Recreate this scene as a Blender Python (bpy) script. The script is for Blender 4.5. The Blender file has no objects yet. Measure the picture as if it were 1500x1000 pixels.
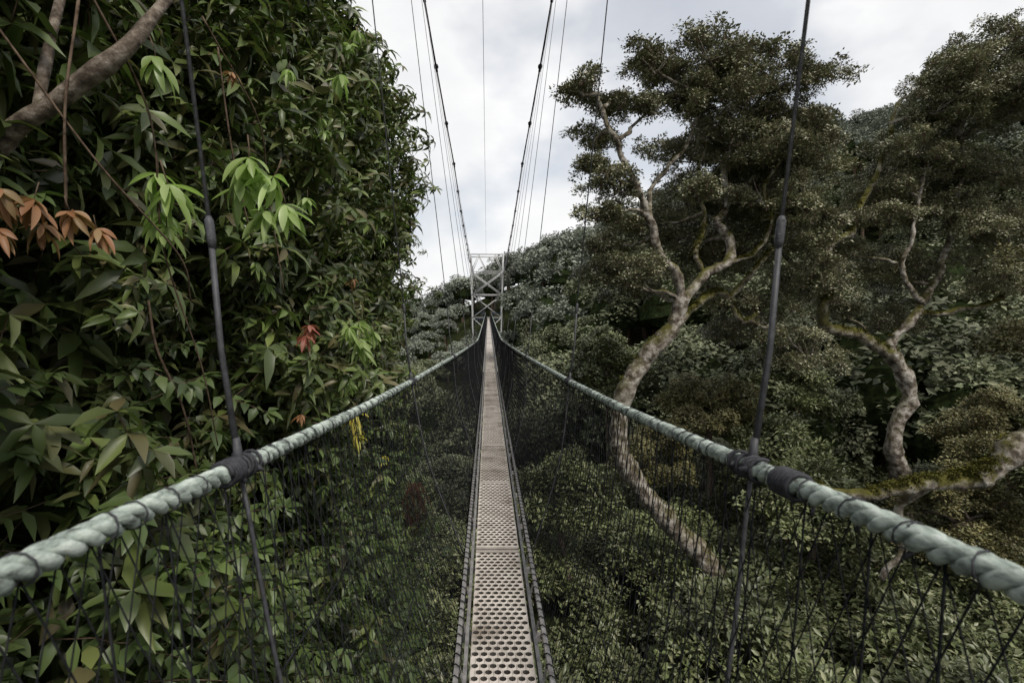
import bpy, math, random
import numpy as np
from mathutils import Vector, Matrix, Euler, noise
random.seed(7); rng=np.random.default_rng(7)
scene=bpy.context.scene
V=Vector

# ------------------------------------------------------------------ helpers
class MB:
    def __init__(s): s.v=[];s.f=[];s.m=[]
    def add(s,vs,fs,mi=0):
        o=len(s.v); s.v+= [tuple(p) for p in vs]
        s.f+=[tuple(i+o for i in f) for f in fs]; s.m+=[mi]*len(fs)
    def tube(s,pts,rad,n=6,mi=0,cap=True):
        pts=[V(p) for p in pts]; N=len(pts)
        if not hasattr(rad,'__len__'): rad=[rad]*N
        t0=(pts[1]-pts[0]).normalized()
        up=V((0,0,1)) if abs(t0.z)<.9 else V((1,0,0))
        a=t0.cross(up).normalized(); vs=[]
        for i,p in enumerate(pts):
            t=(pts[min(i+1,N-1)]-pts[max(i-1,0)])
            t=t.normalized() if t.length>1e-9 else t0
            a=(a-t*a.dot(t)).normalized(); b=t.cross(a)
            for k in range(n):
                an=2*math.pi*k/n
                vs.append(p+(a*math.cos(an)+b*math.sin(an))*rad[i])
        fs=[]
        for i in range(N-1):
            for k in range(n):
                fs.append((i*n+k,i*n+(k+1)%n,(i+1)*n+(k+1)%n,(i+1)*n+k))
        if cap:
            fs.append(tuple(range(n-1,-1,-1))); fs.append(tuple((N-1)*n+k for k in range(n)))
        s.add(vs,fs,mi)
    def box(s,c,d,mi=0):
        x,y,z=c; a,b,e=d[0]/2,d[1]/2,d[2]/2
        vs=[(x+i*a,y+j*b,z+k*e) for i in(-1,1) for j in(-1,1) for k in(-1,1)]
        s.add(vs,[(0,1,3,2),(4,6,7,5),(0,4,5,1),(2,3,7,6),(0,2,6,4),(1,5,7,3)],mi)
    def obj(s,name,mats,parent=None,smooth=True,link=True,coll=None):
        me=bpy.data.meshes.new(name); me.from_pydata(s.v,[],s.f)
        for m in mats: me.materials.append(m)
        me.polygons.foreach_set('material_index',s.m)
        if smooth: me.polygons.foreach_set('use_smooth',[True]*len(s.f))
        me.update()
        o=bpy.data.objects.new(name,me)
        if coll is not None: coll.objects.link(o)
        elif link: scene.collection.objects.link(o)
        if parent: o.parent=parent
        return o
def empty(name):
    o=bpy.data.objects.new(name,None); scene.collection.objects.link(o); return o
def interp(x,keys):
    return float(np.interp(x,[k[0] for k in keys],[k[1] for k in keys]))
def smooth_interp(x,keys,w=.6):
    return sum(interp(x+d*w,keys) for d in(-1,-.5,0,.5,1))/5
def catmull(P,n=6):
    P=[V(p) for p in P]; out=[]
    Q=[P[0]*2-P[1]]+P+[P[-1]*2-P[-2]]
    for i in range(1,len(Q)-2):
        a,b,c,d=Q[i-1],Q[i],Q[i+1],Q[i+2]
        for k in range(n):
            t=k/n
            out.append(.5*((2*b)+(c-a)*t+(2*a-5*b+4*c-d)*t*t+(3*b-a-3*c+d)*t**3))
    out.append(P[-1]); return out

# ------------------------------------------------------------------ materials
def newmat(name):
    m=bpy.data.materials.new(name); m.use_nodes=True; nt=m.node_tree; nt.nodes.clear()
    out=nt.nodes.new('ShaderNodeOutputMaterial'); return m,nt,out
def ramp(nt,stops):
    r=nt.nodes.new('ShaderNodeValToRGB'); e=r.color_ramp.elements
    while len(e)<len(stops): e.new(.5)
    for i,(p,c) in enumerate(stops):
        e[i].position=p; e[i].color=(c[0],c[1],c[2],1)
    return r
def leafmat(name,cols,trans=.25,rough=.5,spec=.35,clumpvar=.5,gain=1.0,realized=True):
    m,nt,out=newmat(name); N=nt.nodes; L=nt.links
    geo=N.new('ShaderNodeNewGeometry'); oi=N.new('ShaderNodeAttribute'); oi.attribute_name='rv'; oi.attribute_type='GEOMETRY' if realized else 'INSTANCER'
    r=ramp(nt,[(i/(len(cols)-1),tuple(x*gain for x in c)) for i,c in enumerate(cols)])
    L.new(geo.outputs['Random Per Island'],r.inputs[0])
    mr=N.new('ShaderNodeMapRange'); L.new(oi.outputs['Fac'],mr.inputs[0])
    mr.inputs[3].default_value=1-clumpvar; mr.inputs[4].default_value=1+clumpvar
    vs_=N.new('ShaderNodeVectorMath'); vs_.operation='SCALE'; L.new(r.outputs[0],vs_.inputs[0]); L.new(mr.outputs[0],vs_.inputs['Scale'])
    p=N.new('ShaderNodeBsdfPrincipled'); L.new(vs_.outputs[0],p.inputs['Base Color'])
    p.inputs['Roughness'].default_value=rough; p.inputs['Specular IOR Level'].default_value=spec
    if trans>0:
        t=N.new('ShaderNodeBsdfTranslucent')
        h2=N.new('ShaderNodeVectorMath'); h2.operation='MULTIPLY'; h2.inputs[1].default_value=(1.3,1.5,1.0)
        L.new(vs_.outputs[0],h2.inputs[0]); L.new(h2.outputs[0],t.inputs[0])
        mx=N.new('ShaderNodeMixShader'); mx.inputs[0].default_value=trans
        L.new(p.outputs[0],mx.inputs[1]); L.new(t.outputs[0],mx.inputs[2]); L.new(mx.outputs[0],out.inputs[0])
    else: L.new(p.outputs[0],out.inputs[0])
    return m
def noisemat(name,stops,scale=8,rough=.8,bump=.3,metal=0,detail=5,spec=.3,stretch=None,moss=None,mk=-1.75,dist=.02):
    m,nt,out=newmat(name); N=nt.nodes; L=nt.links
    tc=N.new('ShaderNodeTexCoord'); src=tc.outputs['Object']
    if stretch:
        mp=N.new('ShaderNodeMapping'); mp.inputs['Scale'].default_value=stretch; L.new(src,mp.inputs[0]); src=mp.outputs[0]
    n=N.new('ShaderNodeTexNoise'); n.inputs['Scale'].default_value=scale; n.inputs['Detail'].default_value=detail; n.inputs['Roughness'].default_value=.65
    L.new(src,n.inputs['Vector']); r=ramp(nt,stops); L.new(n.outputs[0],r.inputs[0]); col=r.outputs[0]
    if moss:
        geo=N.new('ShaderNodeNewGeometry'); sx=N.new('ShaderNodeSeparateXYZ'); L.new(geo.outputs['Normal'],sx.inputs[0])
        n2=N.new('ShaderNodeTexNoise'); n2.inputs['Scale'].default_value=2.0; n2.inputs['Detail'].default_value=5; n2.inputs['Roughness'].default_value=.7; L.new(tc.outputs['Object'],n2.inputs['Vector'])
        ma=N.new('ShaderNodeMath'); ma.operation='MULTIPLY_ADD'; L.new(n2.outputs[0],ma.inputs[0]); ma.inputs[1].default_value=3.6; ma.inputs[2].default_value=mk
        mb=N.new('ShaderNodeMath'); mb.operation='MULTIPLY_ADD'; L.new(sx.outputs[2],mb.inputs[0]); mb.inputs[1].default_value=.9; L.new(ma.outputs[0],mb.inputs[2]); mb.use_clamp=True
        mr=ramp(nt,[(.3,tuple(x*.45 for x in moss)),(.7,tuple(x*1.3 for x in moss))]); L.new(n.outputs[0],mr.inputs[0])
        mx=N.new('ShaderNodeMix'); mx.data_type='RGBA'; L.new(mb.outputs[0],mx.inputs[0]); L.new(col,mx.inputs[6]); L.new(mr.outputs[0],mx.inputs[7]); col=mx.outputs[2]
    if bump<=0 and metal==0:
        p=N.new('ShaderNodeBsdfDiffuse'); L.new(col,p.inputs[0]); L.new(p.outputs[0],out.inputs[0]); return m
    p=N.new('ShaderNodeBsdfPrincipled'); L.new(col,p.inputs['Base Color']); p.inputs['Roughness'].default_value=rough
    p.inputs['Metallic'].default_value=metal; p.inputs['Specular IOR Level'].default_value=spec
    if bump>0:
        b=N.new('ShaderNodeBump'); b.inputs['Strength'].default_value=bump; b.inputs['Distance'].default_value=dist
        L.new(n.outputs[0],b.inputs['Height']); L.new(b.outputs[0],p.inputs['Normal'])
    L.new(p.outputs[0],out.inputs[0])
    return m

M_lance=leafmat('leaf_lance',[(.024,.034,.011),(.042,.058,.017),(.056,.080,.020),(.082,.104,.030),(.068,.058,.028),(.042,.064,.018)],.2,.42,.5,.45,1.55)
M_ovate=leafmat('leaf_ovate',[(.031,.048,.016),(.046,.069,.020),(.06,.088,.026),(.082,.112,.036)],.18,.45,.45,.4,1.22)
M_lime=leafmat('leaf_lime',[(.20,.28,.08),(.28,.37,.12),(.38,.47,.21)],.4,.4,.5,.2)
M_orange=leafmat('leaf_orange',[(.22,.10,.045),(.30,.16,.08),(.2,.15,.07)],.3,.5,.4,.2)
M_red=leafmat('leaf_red',[(.30,.07,.05),(.32,.13,.09)],.3,.5,.4,.2)
M_yellow=leafmat('leaf_yellow',[(.42,.33,.05),(.35,.36,.08)],.3,.5,.4,.2)
M_tuft=leafmat('leaf_tuft',[(.050,.056,.028),(.084,.089,.045),(.12,.118,.066),(.20,.184,.135)],0,.42,.6,.4,1.85)
M_brown=leafmat('leaf_brown_green',[(.05,.05,.020),(.09,.085,.036),(.13,.115,.05),(.07,.08,.035)],0,.5,.4,.35,1.6)
M_moss=leafmat('moss',[(.05,.055,.012),(.085,.08,.018),(.12,.115,.028)],0,.9,.1,.35,1.0)
M_shrub=leafmat('leaf_shrub',[(.036,.047,.018),(.062,.077,.029),(.088,.100,.043),(.125,.127,.07)],0,.45,.5,.45,1.6)
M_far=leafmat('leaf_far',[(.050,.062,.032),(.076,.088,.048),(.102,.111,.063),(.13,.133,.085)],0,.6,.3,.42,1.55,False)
M_haze=leafmat('leaf_haze_tint',[(.10,.115,.092),(.13,.145,.117),(.155,.168,.137),(.18,.19,.157)],0,.7,.2,.28,1.6,False)  # aerial haze painted as paler, greyer leaf colour on the far crowns
M_core=noisemat('shaded_foliage',[(.35,(.008,.011,.005)),(.55,(.02,.028,.011)),(.75,(.04,.055,.02))],6,1,0,detail=3)  # crown interior shade painted as near-black green on backing meshes
BARK=[(.36,(.04,.031,.023)),(.46,(.13,.108,.086)),(.54,(.28,.25,.215)),(.67,(.47,.45,.41))]
M_bark=noisemat('bark_lichen',BARK,5,.9,1,moss=(.08,.075,.015),mk=-1.75,dist=.06,detail=8)
M_mossy=noisemat('bark_mossy',BARK,5,.95,1,moss=(.085,.08,.015),mk=-1.2,dist=.08,detail=8)
M_bark2=noisemat('bark_brown',[(.35,(.04,.03,.023)),(.5,(.12,.093,.07)),(.66,(.28,.24,.20))],16,.9,.9,moss=(.05,.055,.018),mk=-2.1,detail=7)
M_twig=noisemat('twig',[(.3,(.05,.035,.025)),(.7,(.15,.11,.08))],20,.8,0,detail=2)
M_rope=noisemat('rope_mint_fibre',[(.34,(.06,.064,.058)),(.43,(.20,.235,.21)),(.56,(.385,.44,.395)),(.72,(.59,.63,.59))],55,.85,.9,stretch=(1,.35,1),dist=.005,detail=9)
M_black=noisemat('black_cord',[(.3,(.012,.012,.015)),(.7,(.05,.05,.058))],90,.6,.4,dist=.003)
M_sleeve=noisemat('cable_sleeve',[(.3,(.025,.025,.028)),(.7,(.065,.065,.073))],60,.55,.3,spec=.4,dist=.002)
M_cable=noisemat('steel_cable',[(.3,(.09,.09,.098)),(.7,(.19,.19,.20))],50,.5,.2,metal=.3)
M_main=noisemat('main_cable',[(.3,(.02,.02,.022)),(.7,(.05,.05,.055))],20,.6,0,detail=2)
M_net=noisemat('net_cord',[(.3,(.010,.011,.012)),(.7,(.028,.029,.031))],60,.8,0,detail=1)
M_deck=noisemat('deck_composite',[(.28,(.22,.185,.15)),(.42,(.43,.39,.345)),(.55,(.53,.485,.435)),(.75,(.64,.595,.54))],4,.6,.15,detail=10,dist=.003)
M_deck2=noisemat('deck_composite_worn',[(.30,(.17,.145,.12)),(.44,(.35,.315,.275)),(.57,(.45,.41,.365)),(.75,(.55,.51,.46))],4,.6,.15,detail=10,dist=.003)
M_under=noisemat('under_deck_shade',[(.3,(.012,.011,.010)),(.7,(.03,.028,.026))],10,.8,0)  # near-black, paints the shade seen through the deck holes
M_hole=noisemat('deck_hole_shade',[(.3,(.05,.045,.04)),(.7,(.11,.10,.09))],10,.8,0)  # hole walls darkened in colour so the recesses look shaded
M_rail=noisemat('rail_aluminium',[(.3,(.13,.122,.12)),(.7,(.34,.33,.32))],25,.5,.2,metal=.35)
M_tower=noisemat('tower_galvanised',[(.3,(.36,.36,.36)),(.7,(.52,.52,.52))],3,.5,0,metal=.05)
M_ground=noisemat('forest_floor',[(.3,(.010,.013,.006)),(.55,(.028,.034,.014)),(.75,(.05,.06,.025))],1.2,1,0,detail=6)

# ------------------------------------------------------------------ foliage sources
def leafgeo(L,W,n=3,fold=.18,droop=.35,tip=.7):
    vs=[];fs=[]
    for i in range(n+1):
        t=i/n; w=W*.5*(math.sin(math.pi*min(1,t**tip))**.8 if 0<t<1 else .04)
        z=-droop*L*t*t
        vs+=[(L*t,-w,z+w*fold*2),(L*t,0,z),(L*t,w,z+w*fold*2)]
    for i in range(n):
        a=i*3; fs+=[(a,a+3,a+4,a+1),(a+1,a+4,a+5,a+2)]
    return vs,fs
def putleaf(mb,pos,yaw,pitch,L,W,n=3,roll=0,fold=.2,droop=.35,mi=0,tip=.7):
    vs,fs=leafgeo(L,W,n,fold,droop,tip)
    M=Matrix.Translation(pos)@Matrix.Rotation(yaw,4,'Z')@Matrix.Rotation(-pitch,4,'Y')@Matrix.Rotation(roll,4,'X')
    mb.add([M@V(p) for p in vs],fs,mi)
def dia(mb,pos,yaw,pitch,L,W,roll=0,mi=0):
    M=Matrix.Translation(pos)@Matrix.Rotation(yaw,4,'Z')@Matrix.Rotation(-pitch,4,'Y')@Matrix.Rotation(roll,4,'X')
    mb.add([M@V(p) for p in((0,0,0),(L*.45,-W*.5,W*.12),(L,0,-L*.12),(L*.45,W*.5,W*.12))],[(0,1,2),(0,2,3)],mi)
def rnd(a,b): return random.uniform(a,b)
def coll(name): return bpy.data.collections.new(name)
C_lance=coll('lance_sprays');C_ovate=coll('ovate_sprays');C_lime=coll('lime_whorls');C_orange=coll('orange_whorls')
C_red=coll('red_whorls');C_yel=coll('yellow_whorls');C_tuft=coll('leaf_tufts');C_brown=coll('brown_tufts');C_shrub=coll('shrub_sprays');C_far=coll('distant_crowns');C_haze=coll('hazy_crowns');C_moss=coll('moss_tufts')
for k in range(6):
    mb=MB(); tw=[V((0,0,-.1))]
    d=V((rnd(-.4,.4),rnd(-.4,.4),1))
    for j in range(3): tw.append(tw[-1]+d.normalized()*.13+V((rnd(-.02,.02),rnd(-.02,.02),0)))
    mb.tube(tw,[.006,.005,.004,.003],3,1)
    for j in(1,2,3):
        nl=random.randint(4,6); y0=rnd(0,6.3)
        for i in range(nl):
            putleaf(mb,tw[j],y0+i*6.283/nl+rnd(-.3,.3),rnd(-.9,.35)+.25*(j==3),rnd(.15,.27),rnd(.05,.085),3,rnd(-.4,.4),rnd(.1,.35),rnd(.15,.7),tip=.8)
    mb.obj('lance_spray',[M_lance,M_twig],coll=C_lance)
for k in range(6):
    mb=MB(); tw=[V((0,0,0))]
    for j in range(4): tw.append(tw[-1]+V((.11,rnd(-.03,.03),rnd(0,.05))))
    mb.tube(tw,[.005,.004,.004,.003,.002],3,1)
    for j in range(0,5):
        for sgn in(-1,1):
            putleaf(mb,tw[j],sgn*rnd(.7,1.4),rnd(-.7,.3),rnd(.11,.18),rnd(.06,.09),3,rnd(-.4,.4),rnd(.05,.25),rnd(.1,.5),tip=.62)
    for i in range(3): putleaf(mb,tw[4],rnd(-.7,.7),rnd(-.4,.5),rnd(.12,.17),rnd(.055,.085),3,0,.15,.3,tip=.62)
    mb.obj('ovate_spray',[M_ovate,M_twig],coll=C_ovate)
def whorl(C,mat,nm):
    for k in range(3):
        mb=MB(); mb.tube([(0,0,.2),(.01,0,.1),(0,0,0)],[.006,.005,.004],5,1)
        for lay in range(2):
            nl=random.randint(5,7)
            for i in range(nl):
                putleaf(mb,(0,0,.04*lay),i*6.283/nl+rnd(-.3,.3)+lay,rnd(-1.35,-.35)+.3*lay,rnd(.20,.34)*(1-.2*lay),rnd(.05,.085),7,rnd(-.6,.6),rnd(.15,.4),rnd(.05,.6),tip=1.1)
        mb.obj(nm,[mat,M_twig],coll=C)
whorl(C_lime,M_lime,'lime_whorl');whorl(C_orange,M_orange,'orange_whorl');whorl(C_red,M_red,'red_whorl');whorl(C_yel,M_yellow,'yellow_whorl')
def tufts(C,mat,nm,nl,L,W,R):
    for k in range(5):
        mb=MB()
        for i in range(nl):
            yaw=rnd(0,6.283); el=rnd(-.4,1.5); rr=R*rnd(.45,1)*(1+.25*math.sin(3*yaw+k))
            p=V((math.cos(yaw)*math.cos(el),math.sin(yaw)*math.cos(el),math.sin(el)*.75))*rr
            dia(mb,p,yaw+rnd(-.9,.9),rnd(-.5,.9),L*rnd(.7,1.25),W*rnd(.8,1.2),rnd(-.8,.8))
        for i in range(3):
            yaw=rnd(0,6.283); mb.tube([(0,0,-R*.5),(math.cos(yaw)*R*.3,math.sin(yaw)*R*.3,0),(math.cos(yaw)*R*.6,math.sin(yaw)*R*.6,R*.3)],[.012,.008,.004],3,1,cap=False)
        mb.obj(nm,[mat,M_twig],coll=C)
tufts(C_tuft,M_tuft,'leaf_tuft',115,.105,.055,.34)
tufts(C_brown,M_brown,'brown_tuft',115,.115,.06,.36)
tufts(C_shrub,M_shrub,'shrub_tuft',80,.19,.085,.47)
tufts(C_moss,M_moss,'moss_tuft',90,.05,.018,.07)
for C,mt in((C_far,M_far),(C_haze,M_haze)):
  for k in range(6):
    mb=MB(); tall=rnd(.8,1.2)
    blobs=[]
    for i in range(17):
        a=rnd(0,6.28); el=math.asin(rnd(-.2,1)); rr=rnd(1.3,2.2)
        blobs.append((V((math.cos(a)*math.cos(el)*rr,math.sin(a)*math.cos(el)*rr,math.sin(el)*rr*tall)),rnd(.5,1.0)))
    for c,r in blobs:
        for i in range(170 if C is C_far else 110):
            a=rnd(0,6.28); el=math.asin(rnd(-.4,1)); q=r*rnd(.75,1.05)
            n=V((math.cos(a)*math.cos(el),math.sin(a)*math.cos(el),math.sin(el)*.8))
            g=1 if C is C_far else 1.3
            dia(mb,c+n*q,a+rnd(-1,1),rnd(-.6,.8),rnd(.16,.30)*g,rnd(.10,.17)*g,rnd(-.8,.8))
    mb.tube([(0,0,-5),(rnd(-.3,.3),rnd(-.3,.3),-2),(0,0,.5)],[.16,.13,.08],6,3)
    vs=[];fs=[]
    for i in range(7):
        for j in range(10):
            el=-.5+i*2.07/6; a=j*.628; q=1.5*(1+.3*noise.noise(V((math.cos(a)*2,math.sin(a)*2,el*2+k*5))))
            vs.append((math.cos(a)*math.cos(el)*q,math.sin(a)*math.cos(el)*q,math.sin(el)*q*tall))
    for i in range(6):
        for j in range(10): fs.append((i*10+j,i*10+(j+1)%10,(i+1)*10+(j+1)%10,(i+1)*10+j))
    mb.add(vs,fs,2)  # dark core mesh, interior shade held in its colour
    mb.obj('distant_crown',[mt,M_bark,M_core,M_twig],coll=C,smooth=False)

def gn_group(c,realize):
    ng=bpy.data.node_groups.new('scatter_'+c.name,'GeometryNodeTree')
    ng.interface.new_socket(name='Geometry',in_out='INPUT',socket_type='NodeSocketGeometry')
    ng.interface.new_socket(name='Geometry',in_out='OUTPUT',socket_type='NodeSocketGeometry')
    N=ng.nodes;L=ng.links
    gi=N.new('NodeGroupInput');go=N.new('NodeGroupOutput')
    ci=N.new('GeometryNodeCollectionInfo'); ci.inputs['Collection'].default_value=c
    ci.inputs['Separate Children'].default_value=True; ci.inputs['Reset Children'].default_value=True
    ip=N.new('GeometryNodeInstanceOnPoints'); ip.inputs['Pick Instance'].default_value=True
    def na(nm,ty):
        a=N.new('GeometryNodeInputNamedAttribute'); a.data_type=ty; a.inputs['Name'].default_value=nm
        return [o for o in a.outputs if o.enabled][0]
    L.new(gi.outputs[0],ip.inputs['Points']); L.new(ci.outputs[0],ip.inputs['Instance'])
    L.new(na('idx','INT'),ip.inputs['Instance Index']); L.new(na('rot','FLOAT_VECTOR'),ip.inputs['Rotation']); L.new(na('scl','FLOAT_VECTOR'),ip.inputs['Scale'])
    if realize:
        rz=N.new('GeometryNodeRealizeInstances'); L.new(ip.outputs[0],rz.inputs[0]); L.new(rz.outputs[0],go.inputs[0])
    else: L.new(ip.outputs[0],go.inputs[0])
    return ng
GNS={}
def scatter(name,c,pts,rots,scl,parent=None,realize=True,rv=None):
    n=len(pts); me=bpy.data.meshes.new(name); me.vertices.add(n)
    me.vertices.foreach_set('co',np.asarray(pts,dtype=np.float32).ravel())
    a=me.attributes.new('rot','FLOAT_VECTOR','POINT'); a.data.foreach_set('vector',np.asarray(rots,dtype=np.float32).ravel())
    s=np.asarray(scl,dtype=np.float32)
    if s.ndim==1: s=np.repeat(s[:,None],3,1)
    a=me.attributes.new('scl','FLOAT_VECTOR','POINT'); a.data.foreach_set('vector',s.ravel())
    a=me.attributes.new('idx','INT','POINT'); a.data.foreach_set('value',rng.integers(0,len(c.objects),n).astype(np.int32))
    a=me.attributes.new('rv','FLOAT','POINT'); a.data.foreach_set('value',(rng.random(n) if rv is None else np.asarray(rv)).astype(np.float32))
    o=bpy.data.objects.new(name,me); scene.collection.objects.link(o)
    if parent: o.parent=parent
    if c.name not in GNS: GNS[c.name]=gn_group(c,realize)
    md=o.modifiers.new('scatter','NODES'); md.node_group=GNS[c.name]; return o

# ------------------------------------------------------------------ terrain
def sst(a,b,x):
    t=min(1,max(0,(x-a)/(b-a))); return t*t*(3-2*t)
mounds=[(rnd(-12,26),rnd(5,28),rnd(1.0,2.1),rnd(.9,2.3),rnd(0,1)) for i in range(170)]
def mound(x,y):
    h=0;c=.3
    for mx_,my_,r,hh,cc in mounds:
        d2=((x-mx_)**2+(y-my_)**2)/(r*r)
        if d2<1:
            q=hh*math.sqrt(1-d2)
            if q>h: h=q;c=cc
    return h,c
def carpet0(x,y):
    return -8.7+.05*x+1.0*noise.noise(V((x*.28,y*.28,3)))-.09*max(0,y-16)
def ground0(x,y):
    t=sst(15,80,y)
    yy=min(max(y,-20),125)
    g=-18+.2*(yy-10)
    xr=min(max(x,0),95)
    g+=.40*xr*t + .12*xr*(1-t)
    if x<0: g-= .5*min(-x,16)*sst(20,70,y)-.35*max(0,min(68,-x-22))
    if y<96: g-=6*math.exp(-(x/6)**2)*sst(30,60,y)
    if y>130: g-= .05*min(y-130,300)
    g+=2.2*noise.noise(V((x*.03,y*.03,0)))
    return g
def ground(x,y):
    g=ground0(x,y)
    k=sst(29,22,y)*sst(-14,-6,y)*sst(32,24,abs(x-4))
    return g*(1-k)+(carpet0(x,y)-.9)*k
xs=sorted(set([-1500,-1000,-700,-450,-300,-200,-150]+list(range(-110,-20,5))+[-20+1.2*i for i in range(43)]+list(range(33,131,5))+[150,200,300,450,700,1000,1500]))
ys=sorted(set([-1500,-900,-500,-250,-120,-60]+list(range(-40,-5,5))+[-4+1.2*i for i in range(30)]+list(range(33,161,5))+[180,220,280,360,500,800,1200,1800]))
mb=MB(); vs=[(x,y,ground(x,y)) for y in ys for x in xs]; nx=len(xs)
mb.add(vs,[(j*nx+i,j*nx+i+1,(j+1)*nx+i+1,(j+1)*nx+i) for j in range(len(ys)-1) for i in range(nx-1)])
mb.obj('ground',[M_ground])

# ------------------------------------------------------------------ distant forest
D={0:([],[],[]),1:([],[],[])}
y=25.0
while y<165:
    st=3.9+y*.025; x=-70
    while x<125:
        px=x+rnd(-1.9,1.9); py=y+rnd(-1.9,1.9); x+=st
        if px>py*1.15+6 or px<-py*.35-8: continue
        s=random.choice([.8,1,1.2,1.5,1.9,1.3])*rnd(.85,1.15)
        if px<0 and px>-25 and py<110: s=min(s,1.0)
        z=ground(px,py)+rnd(3.0,4.8)*min(1.4,s)
        deckzz=interp(py,[(0,-1.6),(15,-1.6),(28,-1.3),(45,-.95),(60,-.75),(90,-.1)])
        if py<96 and abs(px)<2.5+2.0*s: z=min(z,deckzz-2-2.6*s)
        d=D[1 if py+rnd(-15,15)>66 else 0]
        d[0].append((px,py,z)); d[1].append((rnd(-.12,.12),rnd(-.12,.12),rnd(0,6.28))); d[2].append((s*rnd(.9,1.15),s*rnd(.9,1.15),s*rnd(.8,1.15)))
    y+=st*.9
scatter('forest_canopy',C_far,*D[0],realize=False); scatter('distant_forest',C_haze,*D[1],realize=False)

# ------------------------------------------------------------------ understory below the bridge
P=[];R=[];S=[];RV=[]
while len(P)<6800:
    x=rnd(-10,25); y=rnd(6,28)
    if abs(x)>y*1.1+1: continue
    h,c=mound(x,y)
    if h<.3 and random.random()<.35: continue
    P.append((x,y,carpet0(x,y)+h-abs(random.gauss(0,.3)))); R.append((rnd(-.6,.6),rnd(-.6,.6),rnd(0,6.28))); S.append(rnd(.5,1.15))
    RV.append(min(1,max(0,c*.8+rnd(-.1,.3))))
scatter('understory_foliage',C_shrub,P,R,S,rv=RV)

# ------------------------------------------------------------------ right-hand trees
def limb(mb,pts,r0,r1,mi=0,n=9,jit=.05,rough=.3):
    c=catmull(pts,9); N=len(c)
    rad=[]; out=[]
    for i,p in enumerate(c):
        t=i/(N-1); r=r0+(r1-r0)*t
        nz=noise.noise_vector(p*1.7)+noise.noise_vector(p*4.3)*.45
        out.append(p+nz*jit*min(1,2.5*r/.2)); rad.append(r*(1+rough*noise.noise(p*2.6)+.25*noise.noise(p*7)))
    mb.tube(out,rad,n,mi); return out
def build_tree(name,limbs,puffs,C,dens=1.0,bark=M_bark,flat=.75,rs=1.0):
    e=empty(name); mb=MB(); nodes=[]; MP=[];MR=[];MS=[]
    for pts,r0,r1,mi in limbs:
        out=limb(mb,pts,r0,r1,mi,12,.10)
        nodes+=[p for i,p in enumerate(out) if i>len(out)*.35]
        N=len(out)
        for i,p in enumerate(out[:-1]):      # moss cushions and small ferns on the upper side of the limbs
            r=r0+(r1-r0)*i/(N-1)
            cover=(.8 if mi==1 else .22)*(noise.noise(p*.9)>-.12)
            for q in range(6):
                if random.random()>cover: continue
                pp=p.lerp(out[i+1],random.random()); a=rnd(-1.0,1.0)
                MP.append(pp+V((math.sin(a)*r*.8,rnd(-1,1)*r*.6,math.cos(a)*r*.72))); MR.append((rnd(-.5,.5),rnd(-.5,.5),rnd(0,6.28))); MS.append(rnd(.5,1.3)*min(1.3,.5+r*4))
    P=[];R=[];S=[];RV=[]
    for (x,y,z,r) in puffs:
        r*=rs
        c=V((x,y,z)); near=min(nodes,key=lambda q:(q-c).length+max(0,q.z-c.z)*1.5)
        mid=near.lerp(c,.5)+V((rnd(-.35,.35),rnd(-.35,.35),rnd(-.15,.35)))
        limb(mb,[near,near.lerp(mid,.5)+V((rnd(-.2,.2),rnd(-.2,.2),rnd(-.1,.1))),mid,c],.075,.025,0,6,.14)
        for q in range(5):
            d=V((rnd(-1,1),rnd(-1,1),rnd(-.1,.9))).normalized()*r*.85
            limb(mb,[c+V((0,0,-.1)),c+d*.5+V((rnd(-.1,.1),rnd(-.1,.1),0)),c+d],.028,.008,0,5,.06)
        nsub=max(5,int(9*r+2))
        subs=[(c,r*.7)]
        for q in range(nsub):
            a=rnd(0,6.28); el=math.asin(rnd(-.45,1))
            subs.append((c+V((math.cos(a)*math.cos(el),math.sin(a)*math.cos(el),math.sin(el)*flat))*r*rnd(.5,1.1),r*rnd(.24,.5)))
        for sc,sr in subs:
            base=rnd(0,.7)
            for i in range(int(dens*(4+19*sr*sr))):
                a=rnd(0,6.28); el=math.asin(rnd(-.5,1)); q=sr*rnd(.6,1.1)
                P.append(sc+V((math.cos(a)*math.cos(el),math.sin(a)*math.cos(el),math.sin(el)*.75))*q)
                R.append((rnd(-.5,.5),rnd(-.5,.5),rnd(0,6.28))); S.append(rnd(.5,1.0)); RV.append(base+rnd(0,.3))
    mb.obj('trunk_and_limbs',[bark,M_mossy],parent=e)
    if MP: scatter('moss',C_moss,MP,MR,MS,parent=e)
    scatter('crown',C,P,R,S,parent=e,rv=RV); return e

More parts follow.
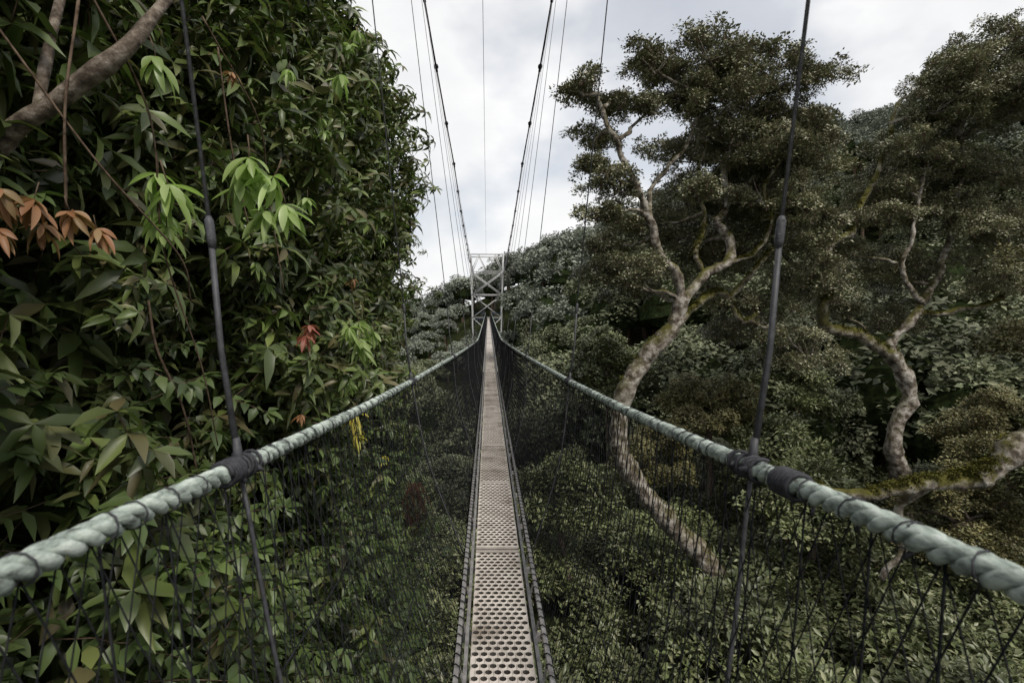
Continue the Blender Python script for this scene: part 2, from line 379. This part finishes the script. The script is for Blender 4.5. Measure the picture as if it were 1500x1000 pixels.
T1=[([(9,15.5,-15),(8.2,15.3,-10),(6.5,15,-7.3),(5.2,15,-5.9),(4.1,15,-4.5),(3.8,15,-3.5),(4.06,15,-2.1),(4.7,15,-1.1),(5.4,15,-.3),(5.7,15,.7)],.33,.22,0),
 ([(5.65,15,.4),(5.5,14.8,1.1),(4.9,14.6,1.9),(4.5,14.5,2.9),(4.2,14.3,3.5),(3.8,14.2,4.3),(3.3,14,5.2),(3.0,14,6)],.15,.05,0),
 ([(4.6,14.5,2.6),(4.7,14.8,3.6),(5.2,14.8,4.4),(5.8,15,5.0),(6.2,15,6.2)],.08,.04,0),
 ([(5.6,15,.5),(6.4,15.2,1.2),(7.2,15.4,1.7),(7.35,15.6,2.4),(6.95,15.6,2.9),(7.4,15.8,3.5),(7.4,16,4.8),(8,16,6),(8.6,16,7)],.17,.06,0),
 ([(6.4,15.2,1.15),(6.2,15.3,2.0),(6.5,15.4,3.0),(6.4,15.6,4.3),(6.8,15.6,5.6)],.09,.04,1),
 ([(5.3,15,-.5),(6.2,15.5,.25),(7.0,16,.75),(7.6,16.2,.6),(8.2,16.5,-.1),(9.2,17,.4),(10.2,17,1.6)],.14,.06,1),
 ([(7.6,16.2,.6),(8.4,16,1.6),(9.2,16,2.6),(9.8,16,4),(9.6,16,5.5)],.09,.04,1),
 ([(7.0,15.4,1.6),(7.9,15.2,1.9),(8.3,15,2.8),(8.1,15,3.8),(8.7,15,4.8)],.07,.03,1)]
pf1=[(2.6,6.4,.5),(3.1,5.1,.45),(3.7,6.0,.6),(2.9,4.2,.45),(4.7,6.9,.65),(6.1,7.2,.9),(7.7,7.3,1.0),(9.2,7.0,.95),(9.7,6.0,.9),(8.3,6.2,1.1),(6.8,6.2,1.0),(5.5,6.3,.65),(4.4,5.6,.4),(3.5,3.5,.65),(3.0,2.8,.45),(4.2,2.7,.35),(7.5,4.8,.85),(8.8,4.7,1.0),(9.7,4.4,.9),(9.3,3.1,.9),(8.2,3.4,.8),(10.1,2.4,.9),(6.0,3.6,.45),(4.3,1.2,.6),(5.2,7.3,.6),(7.0,5.3,.7)]
P1=[(x,14+1.8*random.random()+(.8 if x>7 else 0),z,r) for x,z,r in pf1]+[(6.9,17.5,5.4,1.2),(8.6,17.5,2.2,1.3),(7.6,17.8,1.5,1.1),(10.6,17.5,.9,1.2),(9.2,17.5,-.6,1.0),(6.3,18,2.5,1.0),(9.6,17,5.3,1.2),(10.6,17,-1.4,.9),(8.2,17.5,.4,.9),(8.3,18,4.2,1.4),(7.2,18,3.3,1.2),(9.8,18.3,3.4,1.4),(5.3,18,.9,.8),(4.0,17,2.2,.7),(3.6,16,1.2,.7),(4.9,18,3.2,.7)]
build_tree('broadleaf_tree',T1,P1,C_tuft,1.0,rs=1.2)
T2=[([(15.2,18,-15),(14.8,18,-9),(14.5,18,-5.6),(14.2,18,-4.4),(14.8,18,-2.5),(14.0,18,-1.1)],.33,.24,0),
 ([(14.1,18,-1.3),(12.8,17.7,-.6),(11.6,17.4,-.36),(11.3,17.3,.3),(11.7,17.3,.9),(11.4,17.3,2.3),(12.4,17.5,2.9),(12.8,17.7,3.7),(13.8,18,5.4),(14.4,18,7.5)],.2,.07,1),
 ([(14.0,18,-1.1),(15,18,.1),(15.7,18.3,.85),(16.4,18.5,2),(16.9,18.5,4),(17.2,18.5,6.5)],.16,.06,0),
 ([(15.3,18,.4),(14.6,18,1.6),(15,18,3.2),(15.4,18,5.5)],.10,.05,0),
 ([(15.0,18,.1),(16.6,17.5,.3),(18,17.5,.9),(19,17.5,2)],.1,.05,1)]
pf2=[(15.5,8.0,.9),(17.0,8.5,1.1),(18.6,9.2,1.2),(15.2,7.0,.85),(16.4,7.1,1.1),(18,6.8,1.3),(14.8,5.6,.9),(16.2,5.2,1.1),(18.1,4.7,1.2),(15,3.8,1.0),(17.0,3.0,1.2),(18.8,2.6,1.3),(13.6,3.4,.7),(17.8,.9,1.0),(18.9,7.6,1.3),(14.2,4.4,.8),(12.9,2.3,.6)]
P2=[(x,17+2*random.random(),z,r) for x,z,r in pf2]+[(15,20,1.9,1.2),(17,20,1.4,1.2),(12.2,19.5,1.4,.9),(15.7,19.5,-.4,.8),(13.3,20,.2,.9),(16.8,20.5,6.2,1.4),(16.2,20.5,4.2,1.5),(18.3,20.5,4.6,1.5)]
build_tree('broadleaf_tree',T2,P2,C_tuft,1.0,rs=1.18)
T3=[([(12,10.2,-14),(11.9,10,-6),(11.3,10,-1.8),(11.8,10,.5),(12.3,10,3)],.4,.2,0),
    ([(11.5,10,-2.3),(10.5,10,-2.5),(9.7,10,-3.1),(8.9,10,-3.2),(8.0,10,-3.35),(7.1,10.1,-3.5),(6.5,10.3,-3.3)],.26,.08,1),
    ([(9.5,10,-3.15),(9.9,10,-2.95),(10.4,10,-2.35),(11.0,10,-2.0)],.2,.2,0),
    ([(8.6,10,-3.3),(8.3,10.3,-3.9),(8.4,10.4,-4.6),(8.1,10.5,-5.4)],.09,.05,0)]
P3=[(12.2,10.6,.9,.9),(13,10,2.5,1.2),(12.8,12,-.8,.8)]
build_tree('mossy_tree',T3,P3,C_brown,1.0)
def small_tree(x,y,zt,r,C):
    g=ground(x,y)
    T=[([(x+rnd(-.5,.5),y,g-.5),(x+rnd(-.4,.4),y,(g+zt)/2),(x,y,zt-r*.8)],.14,.08,0)]
    pf=[(x,y,zt-r*.3,r*.8)]
    for i in range(7):
        a=i*.9+rnd(-.3,.3); pf.append((x+math.cos(a)*r*rnd(.6,1.1),y+math.sin(a)*r*.8,zt-r*rnd(.4,1.5),r*rnd(.4,.7)))
    build_tree('understory_tree',T,pf,C,1.0,bark=M_bark2)
for a in [(8.6,20,-2.6,1.5,C_brown),(11.9,21,-2.2,1.5,C_shrub),(6.2,19,-4.3,1.1,C_brown),(17.5,17,-3.0,1.6,C_brown),(9.5,14.5,-4.6,1.1,C_shrub),(13.3,14.5,-4.8,1.2,C_brown),(5.6,24,-1.2,1.4,C_shrub),(2.6,16,-4.8,1.1,C_shrub),(16,13.5,-2.8,1.2,C_shrub),(10.2,17.8,-4.0,1.3,C_shrub)]:
    small_tree(*a)

# ------------------------------------------------------------------ left-hand tree mass
e=empty('leafy_tree'); mb=MB()
br=[[(-4.6,4.2,-9),(-4.3,4,-3),(-4.0,3.2,-.4),(-3.2,2.75,.45),(-2.55,2.6,.85),(-2.13,2.6,1.13),(-1.85,2.65,1.42),(-1.75,2.9,1.9)],
    [(-2.3,2.6,1.0),(-2.35,2.8,1.7),(-2.5,3.2,2.6)],
    [(-4.3,4,-3),(-4.6,7,1),(-4.6,9,4),(-4.5,11,5.5)],[(-4.6,7,1),(-3.9,8.2,1.8),(-3.3,9.5,2.4)]]
b0=limb(mb,br[0],.105,.028,0,12,.03); limb(mb,br[1],.03,.015,0,7,.03); limb(mb,br[2],.2,.08); limb(mb,br[3],.08,.03)
for pts,r in [([(-1.99,3.0,.1),(-2.0,3.1,-.2),(-1.96,3.3,-.6),(-1.98,3.5,-1.1)],.009),
              ([(-2.0,2.5,1.55),(-1.98,2.4,1.0),(-2.02,2.45,.52)],.008),
              ([(-2.2,2.3,1.3),(-1.9,2.5,.75),(-1.75,2.9,.35),(-1.8,3.1,.1)],.006),
              ([(-1.95,2.5,1.6),(-1.85,2.8,1.1),(-1.9,3.0,.4),(-1.85,3.3,-.3),(-1.9,3.6,-.9)],.006),
              ([(-1.9,3.6,1.9),(-1.85,3.7,1.2),(-1.8,3.9,.6)],.008),
              ([(-1.9,3.4,2.0),(-1.75,3.9,1.5),(-1.8,4.2,1.0),(-1.75,4.4,.2)],.007)]:
    limb(mb,pts,r,r*.7,1,5,.03)
mb.obj('trunk_and_branches',[M_bark2,M_twig],parent=e)
def xs_left(y,z):
    b=2.4+.7*noise.noise(V((y*.45,z*.45,1)))+.5*noise.noise(V((y*1.2,z*1.2,5)))
    zz=z-(2.6+.2*(y-8))
    if zz>0: b+=.11*zz*zz
    if z<-1: b-=.13*min(4,-1-z)
    if y<4.5: b+=.05*(4.5-y)
    if y>12.5: b+=.14*(y-12.5)**2
    return -b
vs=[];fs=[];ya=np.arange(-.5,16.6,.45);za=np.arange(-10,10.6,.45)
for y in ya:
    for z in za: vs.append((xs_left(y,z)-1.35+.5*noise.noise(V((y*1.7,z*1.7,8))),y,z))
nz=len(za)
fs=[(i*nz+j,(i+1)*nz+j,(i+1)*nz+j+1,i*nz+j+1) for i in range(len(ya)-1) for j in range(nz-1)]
mb=MB(); mb.add(vs,fs); mb.obj('inner_shade_backing',[M_core],parent=e)  # dark sheet behind the leaves, stands in for the shaded interior
def near_branch(p):
    return any((p-q).length<.2 for q in b0[24:])
def fill(n,t0,t1,s0,s1,prob,face=True,thr=-.12):
    P=[];R=[];S=[]
    while len(P)<n:
        y=rnd(.9,15.6); z=rnd(-9.5,11.5)
        if z>.85*y+1 or z<-.9*y-.8 : continue
        if random.random()>prob(y,z): continue
        t=rnd(t0,t1)
        if t<.6 and noise.noise(V((y*1.1,z*1.1,t*1.5+3)))<thr: continue
        p=V((xs_left(y,z)-t,y,z))
        if near_branch(p): continue
        P.append(p)
        R.append((rnd(-.5,.5),rnd(.0,1.0),rnd(-.8,.8)) if face else (rnd(-.5,.5),rnd(-.3,.5),rnd(-1.2,1.2)))
        S.append(rnd(s0,s1))
    return P,R,S
ov=lambda y,z: 1/(1+math.exp((z+.25*y-.2+.5*noise.noise(V((y,z,2))))*3.0))
P,R,S=fill(4000,-.1,1.0,.65,1.4,lambda y,z:1-ov(y,z)*.8,thr=-.08); scatter('upper_leaves',C_lance,P,R,S,e)
P,R,S=fill(2900,-.1,1.0,.6,1.2,lambda y,z:.12+ov(y,z),False,thr=-.08); scatter('lower_leaves',C_ovate,P,R,S,e)
P,R,S=fill(800,.9,1.5,1.3,2.0,lambda y,z:1); scatter('inner_leaves',C_lance,P,R,S,e)
P=[];R=[];S=[]
for i in range(480):
    y=rnd(6,14); z=rnd(-1,7.5); P.append((xs_left(y,z)+rnd(0,.5),y,z)); R.append((rnd(-.6,.6),rnd(.3,1.4),rnd(-.8,.8))); S.append(rnd(.6,1.2))
for yy_,zz_,ln in((12,3.0,.9),(11,2.4,.8),(13,.6,1.1),(12.5,1.6,.7),(10,4.6,.7),(12,-.2,1.0)):
    x0=xs_left(yy_,zz_)
    for q in range(7): P.append((x0+ln*q/6,yy_+rnd(-.1,.1),zz_+.25*math.sin(q*.5)+rnd(-.05,.05))); R.append((rnd(-.5,.5),rnd(.6,1.5),rnd(-.5,.5))); S.append(rnd(.45,.75))
scatter('outer_sprays',C_lance,P,R,S,e)
def place(name,C,L):
    scatter(name,C,[l[:3] for l in L],[(rnd(-.35,.35),rnd(-.35,.35),rnd(0,6.28)) for l in L],[l[3] for l in L],e)
lm=[(-1.8,2.9,.72,.85),(-1.9,2.95,.80,.75),(-1.95,3.05,.6,.7),(-1.52,3.25,.98,.9),(-1.4,3.3,.88,.85),(-1.3,3.3,.70,.7),(-1.6,3.3,.85,.8),(-1.42,3.25,.65,.7),(-1.85,2.95,.5,.6),(-1.75,2.7,1.35,.6),(-1.75,7.0,-.1,1.0),(-1.8,7.3,-.45,1.0),(-1.75,7.8,-.25,.9),(-1.8,6.2,2.9,.9),(-2.3,9.0,5.0,.9),(-2.3,8.5,4.5,.8),(-1.8,6.5,-.8,.8),(-1.7,4.8,1.1,.5),(-2.3,11,3.5,.9),(-1.95,5,2.4,.5),(-2.1,10,1.6,.8),(-1.6,6.4,-.3,.9),(-1.65,6.1,-.15,.8)]
for i in range(20):
    y=rnd(4,13); z=rnd(-1,5); lm.append((xs_left(y,z)+.1,y,z,rnd(.4,.75)))
place('young_lime_leaves',C_lime,lm)
place('orange_leaves',C_orange,[(-2.0,2.25,.5,.5),(-1.95,2.4,.48,.45),(-2.1,6.0,-.2,.6),(-2.0,2.3,.4,.45),(-2.05,2.15,.52,.5),(-1.9,2.5,.42,.4),(-2.0,2.1,.35,.35),(-1.85,7,.5,.5),(-1.9,5.2,-1.0,.35),(-2.0,4.0,1.9,.35)])
place('red_leaves',C_red,[(-1.85,5.3,-.1,.6),(-1.8,5.0,-.2,.5)])
place('yellow_leaves',C_yel,[(-1.55,6.0,-1.15,.75),(-1.5,5.8,-1.35,.6),(-1.8,8.8,-2.4,.6),(-1.52,5.9,-1.25,.5)])
mb=MB()
for i in range(45):
    p=V((-1.15+rnd(-.12,.12),8+rnd(-.15,.15),-2.6)); q=[p]
    for k in range(4): q.append(q[-1]+V((rnd(-.11,.11),rnd(-.11,.11),-rnd(.08,.25))))
    mb.tube(q,[.006,.005,.005,.004,.003],3)
mb.obj('dried_twigs',[noisemat('dry_twig',[(.3,(.04,.02,.014)),(.7,(.10,.045,.03))],9,bump=0)],parent=e)

# ------------------------------------------------------------------ suspension bridge
B=empty('suspension_footbridge'); CX=.065
kdeck=[(-8,1.6),(15,1.6),(28,1.32),(45,1.0),(60,.78),(75,.5),(90,.12)]
kW=[(-8,.5),(3.3,.5),(4.7,.42),(7,.33),(12.5,.26),(28,.28),(45,.33),(90,.45)]
kdrop=[(-8,.26),(.52,.262),(1.03,.302),(2,.36),(3.3,.415),(4.7,.42),(7,.45),(12.5,.56),(20,.44),(28,.28),(45,-.02),(60,-.25),(90,-.9)]
def deckz(y): return -smooth_interp(y,kdeck,2)
def ropep(s,y):
    w=.35 if y<6 else 1.5
    W=smooth_interp(y,kW,w); z=-smooth_interp(y,kdrop,w*.6)
    return V((-W if s<0 else W+.03+.04*sst(3,12,y),y,z))
def railp(s,y): return V((CX+s*.2,y,deckz(y)+.11))
def cableW(y): return smooth_interp(y,[(-10,1.9),(1.0,1.85),(3.4,1.5),(13.3,1.68),(24,1.6),(45,1.85),(90,3.0)],.8)
def cableH(y): return 6.3+.00204*(y-45)**2
def cablep(s,y): return V((s*cableW(y),y,cableH(y)))
hy=[-1.3,1.03,3.3,5.6,8,10.5,13.3,16.3]+[20+4*i for i in range(18)]
mb=MB()
for s in(-1,1):
    dense=list(np.arange(-2,14,.006)); pitch=.095
    for k in range(3):
        pts=[]
        for y in dense:
            c=ropep(s,y); an=2*math.pi*(y/pitch+k/3)*s+.5*noise.noise(V((y*6,k,s)))
            rr=.0100*(1+.12*noise.noise(V((y*11,k*5,s))))
            pts.append(c+V((math.cos(an),0,math.sin(an)))*rr)
        mb.tube(pts,[.0090*(1+.16*noise.noise(V((y*25,k*7,s)))) for y in dense],7,0)
    mb.tube([ropep(s,y) for y in np.arange(14,90.1,.5)],.016,6,0)
    mb.tube([ropep(s,y) for y in list(np.arange(-8,-1.9,.5))],.016,6,0)
mb.obj('handrail_rope',[M_rope],parent=B)
mb=MB()
for s in(-1,1):
    for y0 in hy:
        if y0>16: break
        pts=[]
        for i in range(120):
            t=i/119; y=y0-.04+.095*t; an=t*2*math.pi*9+s; r=.0205+.004*math.sin(an*.37+y0)
            pts.append(ropep(s,y)+V((math.cos(an)*r,0,math.sin(an)*r)))
        mb.tube(pts,.0036,5)
        for j in range(7):
            c=ropep(s,y0+rnd(-.04,.04)); d=V((rnd(-1,1),rnd(-.5,.5),rnd(-1,1))).normalized()
            mb.tube([c-d*.018,c+d*.022,c+d*.036],[.007,.008,.003],5)
    y=-.5
    while y<12:
        y+=rnd(.05,.12)
        ph=rnd(0,6); tl=rnd(-.006,.006)
        pts=[ropep(s,y+.012*math.sin(a*.5)+tl*a*.3)+V((math.cos(a+ph),0,math.sin(a+ph)))*.0195 for a in np.linspace(0,7,12)]
        mb.tube(pts,.0014,4)
        if random.random()<.5:
            c=ropep(s,y); mb.tube([c+V((0,0,-.018)),c+V((rnd(-.01,.01),rnd(-.01,.01),-.03))],.003,4)
    yk=.90 if s>0 else .99
    pts=[]
    for i in range(90):
        t=i/89; y=yk-.03+.06*t; an=t*2*math.pi*6; pts.append(ropep(s,y)+V((math.cos(an),0,math.sin(an)))*.022)
    mb.tube(pts,.005,6)
mb.obj('rope_whipping',[M_black],parent=B)
mb=MB()
for s in(-1,1):
    for y in hy:
        if y>88: continue
        a=ropep(s,y); c=cablep(s,y)
        k=min(1,.5/max(.5,(c.z-a.z)))
        m=a+(c-a)*(k*.95)
        bend=V((s*.008,0,0)); near=y<14
        mb.tube([a,a+(m-a)*.5+bend,m],[.0066,.006,.0056] if near else .006,6,0)
        mb.tube([m,m+(c-m)*.5,c],.0042 if near else .0055,5,1)
        d=(c-a).normalized()
        if near:
            for q in range(6):
                dd=V((rnd(-1,1),rnd(-1,1),rnd(-.4,.4))).normalized()*.009
                mm=m+d*rnd(-.02,.02); mb.tube([mm-dd,mm+dd*.2,mm+dd],[.003,.007,.003],5,0)
            mb.tube([m-d*.035,m-d*.02,m+d*.02,m+d*.03],[.006,.009,.009,.005],7,0)
            mb.tube([a,a+d*.03,a+d*.06],[.011,.009,.007],7,0)
        bt=railp(s,y+.03)+V((0,0,-.1)); mid=a.lerp(bt,.45)+V((s*.05,0,0))
        mb.tube(catmull([a,mid,bt],5),.0048,5,0)
        mb.tube([c-V((0,.12,0)),c-V((0,.05,0)),c+V((0,.05,0)),c+V((0,.12,0))],[.03,.075,.075,.03],7,2)
        mb.tube([c,c-d*.16],.045,6,2)
mb.obj('hanger_cables',[M_sleeve,M_cable,M_main],parent=B)
mb=MB()
for s in(-1,1):
    mb.tube([cablep(s,y) for y in np.arange(-12,90.1,1.5)],.027,8)
    c=cablep(s,90); mb.tube([c,(s*3.4,130,c.z-10)],.03,6)
mb.tube([(-.15,-10,12.3),(-.2,19,11.8),(-.36,90,11.2)],.011,5)
mb.obj('main_cables',[M_main],parent=B)
mb=MB()
def netp(s,y,t):
    a=ropep(s,y)+V((0,0,-.012)); b=railp(s,y)+V((s*.02,0,-.08))
    p=a.lerp(b,t); p.x+=s*.045*math.sin(math.pi*t)
    p+=noise.noise_vector(V((y*1.6,t*3,s*4)))*.014
    return p
for s in(-1,1):
    y=-.6
    while y<88:
        far=y>14; st=.05 if not far else .14
        r=.0014 if not far else .0026
        if y>35: st=.3; r=.005
        y+=st
        sp=.5 if not far else 1.0
        n=8
        mb.tube([netp(s,y+sp*i/n,i/n) for i in range(n+1)],r,3,cap=False)
        mb.tube([netp(s,y-sp*i/n,i/n) for i in range(n+1)],r,3,cap=False)
    y=-.5
    while y<40:
        y+=rnd(.10,.17) if y<14 else .4
        mb.tube([netp(s,y,i/6) for i in range(7)],.0022 if y<14 else .003,3,cap=False)
    for t in(.33,.66,1.0):
        mb.tube([netp(s,y,t) for y in np.arange(-1,88,.4)],.0024,4)
mb.obj('safety_net',[M_net],parent=B)
mb=MB()
hw=.148; ncol=7; cw=2*hw/ncol; rh=.042
def cell(x0,y0,z0,w,h):
    cx,cy=x0+w/2,y0+h/2
    outer=[(x0,y0),(cx,y0),(x0+w,y0),(x0+w,cy),(x0+w,y0+h),(cx,y0+h),(x0,y0+h),(x0,cy)]
    angs=[-135,-90,-45,0,45,90,135,180]
    vs=[(px,py,z0) for px,py in outer]
    for (rr,dz) in((1.03,.004),(.86,.005),(.84,-.014)):
        for a in angs:
            ra=math.radians(a); vs.append((cx+math.cos(ra)*w*.5*rr*.92,cy+math.sin(ra)*h*.5*rr*.86,z0+dz))
    fs=[]
    for l in range(3):
        for k in range(8):
            fs.append((l*8+k,l*8+(k+1)%8,(l+1)*8+(k+1)%8,(l+1)*8+k))
    return vs,fs
PL=1.42
for k in range(-1,16):
    pm=2 if k%3==1 or k in(4,9) else 0; dz=.010*math.sin(k*2.1)
    ys0=3.55-3*PL+k*PL; nr=int((PL-.07)/rh); yy=ys0+.03
    for r_ in range(nr):
        z=deckz(yy)+dz*((yy-ys0)/PL)
        off=(r_%2)*cw/2
        for c in range(ncol if r_%2==0 else ncol-1):
            vs,fs=cell(CX-hw+c*cw+off,yy,z,cw,rh); mb.add(vs,fs,pm); mb.m[-8:]=[1]*8
        if r_%2:
            for x0 in(CX-hw,CX+hw-cw/2):
                mb.add([(x0,yy,z),(x0+cw/2,yy,z),(x0+cw/2,yy+rh,z),(x0,yy+rh,z)],[(0,1,2,3)],pm)
        yy+=rh
    mb.box((CX,ys0+.022,deckz(ys0)-.003),(2*hw,.014,.016),pm); mb.box((CX,ys0+PL-.022,deckz(ys0+PL)-.003+dz),(2*hw,.014,.016),pm)
yend=3.55-3*PL+16*PL
y=yend+.01; k=0
while y<89:
    z0=deckz(y);z1=deckz(y+PL-.03); k+=1
    mb.add([(CX-hw,y,z0),(CX+hw,y,z0),(CX+hw,y+PL-.03,z1),(CX-hw,y+PL-.03,z1)],[(0,1,2,3)],2 if k%3==1 else 0)
    y+=PL
y=-6
while y<-2.1:
    mb.box((CX,y,-1.61),(2*hw,PL-.03,.02),0); y+=PL
mb.obj('deck_planks',[M_deck,M_hole,M_deck2],parent=B,smooth=False)
mb=MB()
yy=np.arange(-6,90,1.0)
for a,b in zip(yy[:-1],yy[1:]):
    za,zb=deckz(a)-.045,deckz(b)-.045
    mb.add([(CX-.15,a,za),(CX+.15,a,za),(CX+.15,b,zb),(CX-.15,b,zb)],[(0,1,2,3)],1)  # added dark sheet below the planks, painted shade behind the holes
for s in(-1,1):
    for (dx,dz,w,h) in((.17,-.02,.018,.06),(.2,.10,.02,.028)):
        vs=[];fs=[]
        for i,a in enumerate(yy):
            z=deckz(a)
            for q in((-w/2,-h/2),(w/2,-h/2),(w/2,h/2),(-w/2,h/2)): vs.append((CX+s*dx+q[0],a,z+dz+q[1]))
            if i:
                o=(i-1)*4
                for q in range(4): fs.append((o+q,o+(q+1)%4,o+4+(q+1)%4,o+4+q))
        mb.add(vs,fs,0)
    y=-3
    while y<40:
        z=deckz(y); mb.tube([(CX+s*.172,y,z-.03),(CX+s*.2,y,z+.1)],.006,5,0); y+=.35
y=-3
while y<60:
    mb.box((CX,y,deckz(y)-.07),(.42,.035,.03),0); y+=PL/2
mb.obj('side_rails',[M_rail,M_under],parent=B,smooth=False)
mb=MB()
for s in(-1,1):
    pts=[]
    for y in np.arange(.8,14,.01):
        an=y*2*math.pi/.07; p=railp(s,y)+V((0,0,-.01)); pts.append(p+V((math.cos(an)*.018,0,math.sin(an)*.022)))
    mb.tube(pts,.0028,4)
mb.obj('rail_lacing',[M_net],parent=B)

# ------------------------------------------------------------------ tower
T=empty('lattice_tower'); mb=MB()
TY=(89,93); zt=11; X0,X1=-3.05,2.65
def leg(x,z):
    cx=(X0+X1)/2; k=1-.12*(zt-z)/12
    return cx+(x-cx)*k
lev=[11,8,4,.0,-4.5,-9,-14]
for yy_ in TY:
    for x in(X0,X1):
        mb.tube([(leg(x,z),yy_,z) for z in lev],.12,8)
    mid=(X0+X1)/2
    mb.tube([(X0-.1,yy_,zt),(X1+.1,yy_,zt)],.10,8)
    xb=[leg(X0,8),mid,leg(X1,8)]
    for a,b in((X0+1.4,xb[0]),(X0+1.4,mid),(X1-1.4,mid),(X1-1.4,xb[2])):
        mb.tube([(a,yy_,zt),(b,yy_,8)],.07,6)
    for a,b in zip(lev[1:-1],lev[2:]):
        mb.tube([(leg(X0,a),yy_,a),(leg(X1,a),yy_,a)],.075,6)
        mb.tube([(leg(X0,a),yy_,a),(leg(X1,b),yy_,b)],.075,6); mb.tube([(leg(X1,a),yy_-.16,a),(leg(X0,b),yy_-.16,b)],.075,6)
for x in(X0,X1):
    mb.tube([(x,TY[0],zt),(x,TY[1],zt)],.08,6)
    for a,b in zip(lev[:-1],lev[1:]):
        mb.tube([(leg(x,a),TY[0],a),(leg(x,b),TY[1],b)],.055,6); mb.tube([(leg(x,b),TY[0],b),(leg(x,b),TY[1],b)],.055,6)
mb.obj('steel_frame',[M_tower],parent=T)
mb=MB(); mb.box((0,91,-.35),(5.2,3.9,.14))
for x in(-.7,.7): mb.tube([(x,88.9,-.3),(x,88.9,1.0)],.05,6)
mb.tube([(-2.6,88.95,.8),(-.7,88.9,.8)],.04,6);mb.tube([(.7,88.9,.8),(2.4,88.95,.8)],.04,6)
mb.obj('platform',[noisemat('platform_blue',[(.3,(.02,.03,.07)),(.7,(.04,.05,.10))],3,bump=0)],parent=T)

# ------------------------------------------------------------------ sky, sun, camera
w=bpy.data.worlds.new('World'); scene.world=w; w.use_nodes=True; nt=w.node_tree; N=nt.nodes; L=nt.links; N.clear()
out=N.new('ShaderNodeOutputWorld'); bg=N.new('ShaderNodeBackground'); bg.inputs[1].default_value=.12
sky=N.new('ShaderNodeTexSky'); sky.sky_type='NISHITA'; sky.sun_disc=False
EL=math.radians(52); AZ=math.radians(150)
sky.sun_elevation=EL; sky.sun_rotation=AZ; sky.air_density=1.0; sky.dust_density=2
tc=N.new('ShaderNodeTexCoord'); mp=N.new('ShaderNodeMapping'); mp.inputs['Scale'].default_value=(1,1,1.6); mp.inputs['Location'].default_value=(.9,.3,.2)
n1=N.new('ShaderNodeTexNoise'); n1.inputs['Scale'].default_value=2.2; n1.inputs['Detail'].default_value=5; n1.inputs['Roughness'].default_value=.5
L.new(tc.outputs['Generated'],mp.inputs[0]); L.new(mp.outputs[0],n1.inputs['Vector'])
r1=ramp(nt,[(.42,(0.62,)*3),(.53,(1,1,1))]); L.new(n1.outputs[0],r1.inputs[0])
n2=N.new('ShaderNodeTexNoise'); n2.inputs['Scale'].default_value=3.5; n2.inputs['Detail'].default_value=5; L.new(mp.outputs[0],n2.inputs['Vector'])
r2=ramp(nt,[(.35,(.83,.84,.86)),(.62,(1.0,1.0,1.0))]); L.new(n2.outputs[0],r2.inputs[0])
vm=N.new('ShaderNodeVectorMath'); vm.operation='SCALE'; vm.inputs['Scale'].default_value=8.5; L.new(r2.outputs[0],vm.inputs[0])
mx=N.new('ShaderNodeMix'); mx.data_type='RGBA'; L.new(r1.outputs[0],mx.inputs[0]); L.new(sky.outputs[0],mx.inputs[6]); L.new(vm.outputs[0],mx.inputs[7])
L.new(mx.outputs[2],bg.inputs[0]); L.new(bg.outputs[0],out.inputs[0])
sd=bpy.data.lights.new('sun','SUN'); sd.energy=3.0; sd.angle=math.radians(12); sd.color=(1,.94,.85)
so=bpy.data.objects.new('sun',sd); scene.collection.objects.link(so)
sdir=V((math.sin(AZ)*math.cos(EL),math.cos(AZ)*math.cos(EL),math.sin(EL)))
so.rotation_euler=sdir.to_track_quat('Z','Y').to_euler(); so.location=(0,0,30)
cd=bpy.data.cameras.new('camera'); cam=bpy.data.objects.new('camera',cd); scene.collection.objects.link(cam); scene.camera=cam
cam.location=(0,0,0); cam.rotation_euler=(math.radians(90),0,0); cd.sensor_width=36; cd.lens=18; cd.shift_x=.0233; cd.shift_y=-.0233
cd.clip_start=.02; cd.clip_end=5000
cd.dof.use_dof=True; cd.dof.focus_distance=9; cd.dof.aperture_fstop=6.3
scene.view_settings.view_transform='Standard'; scene.view_settings.look='None'; scene.view_settings.exposure=0
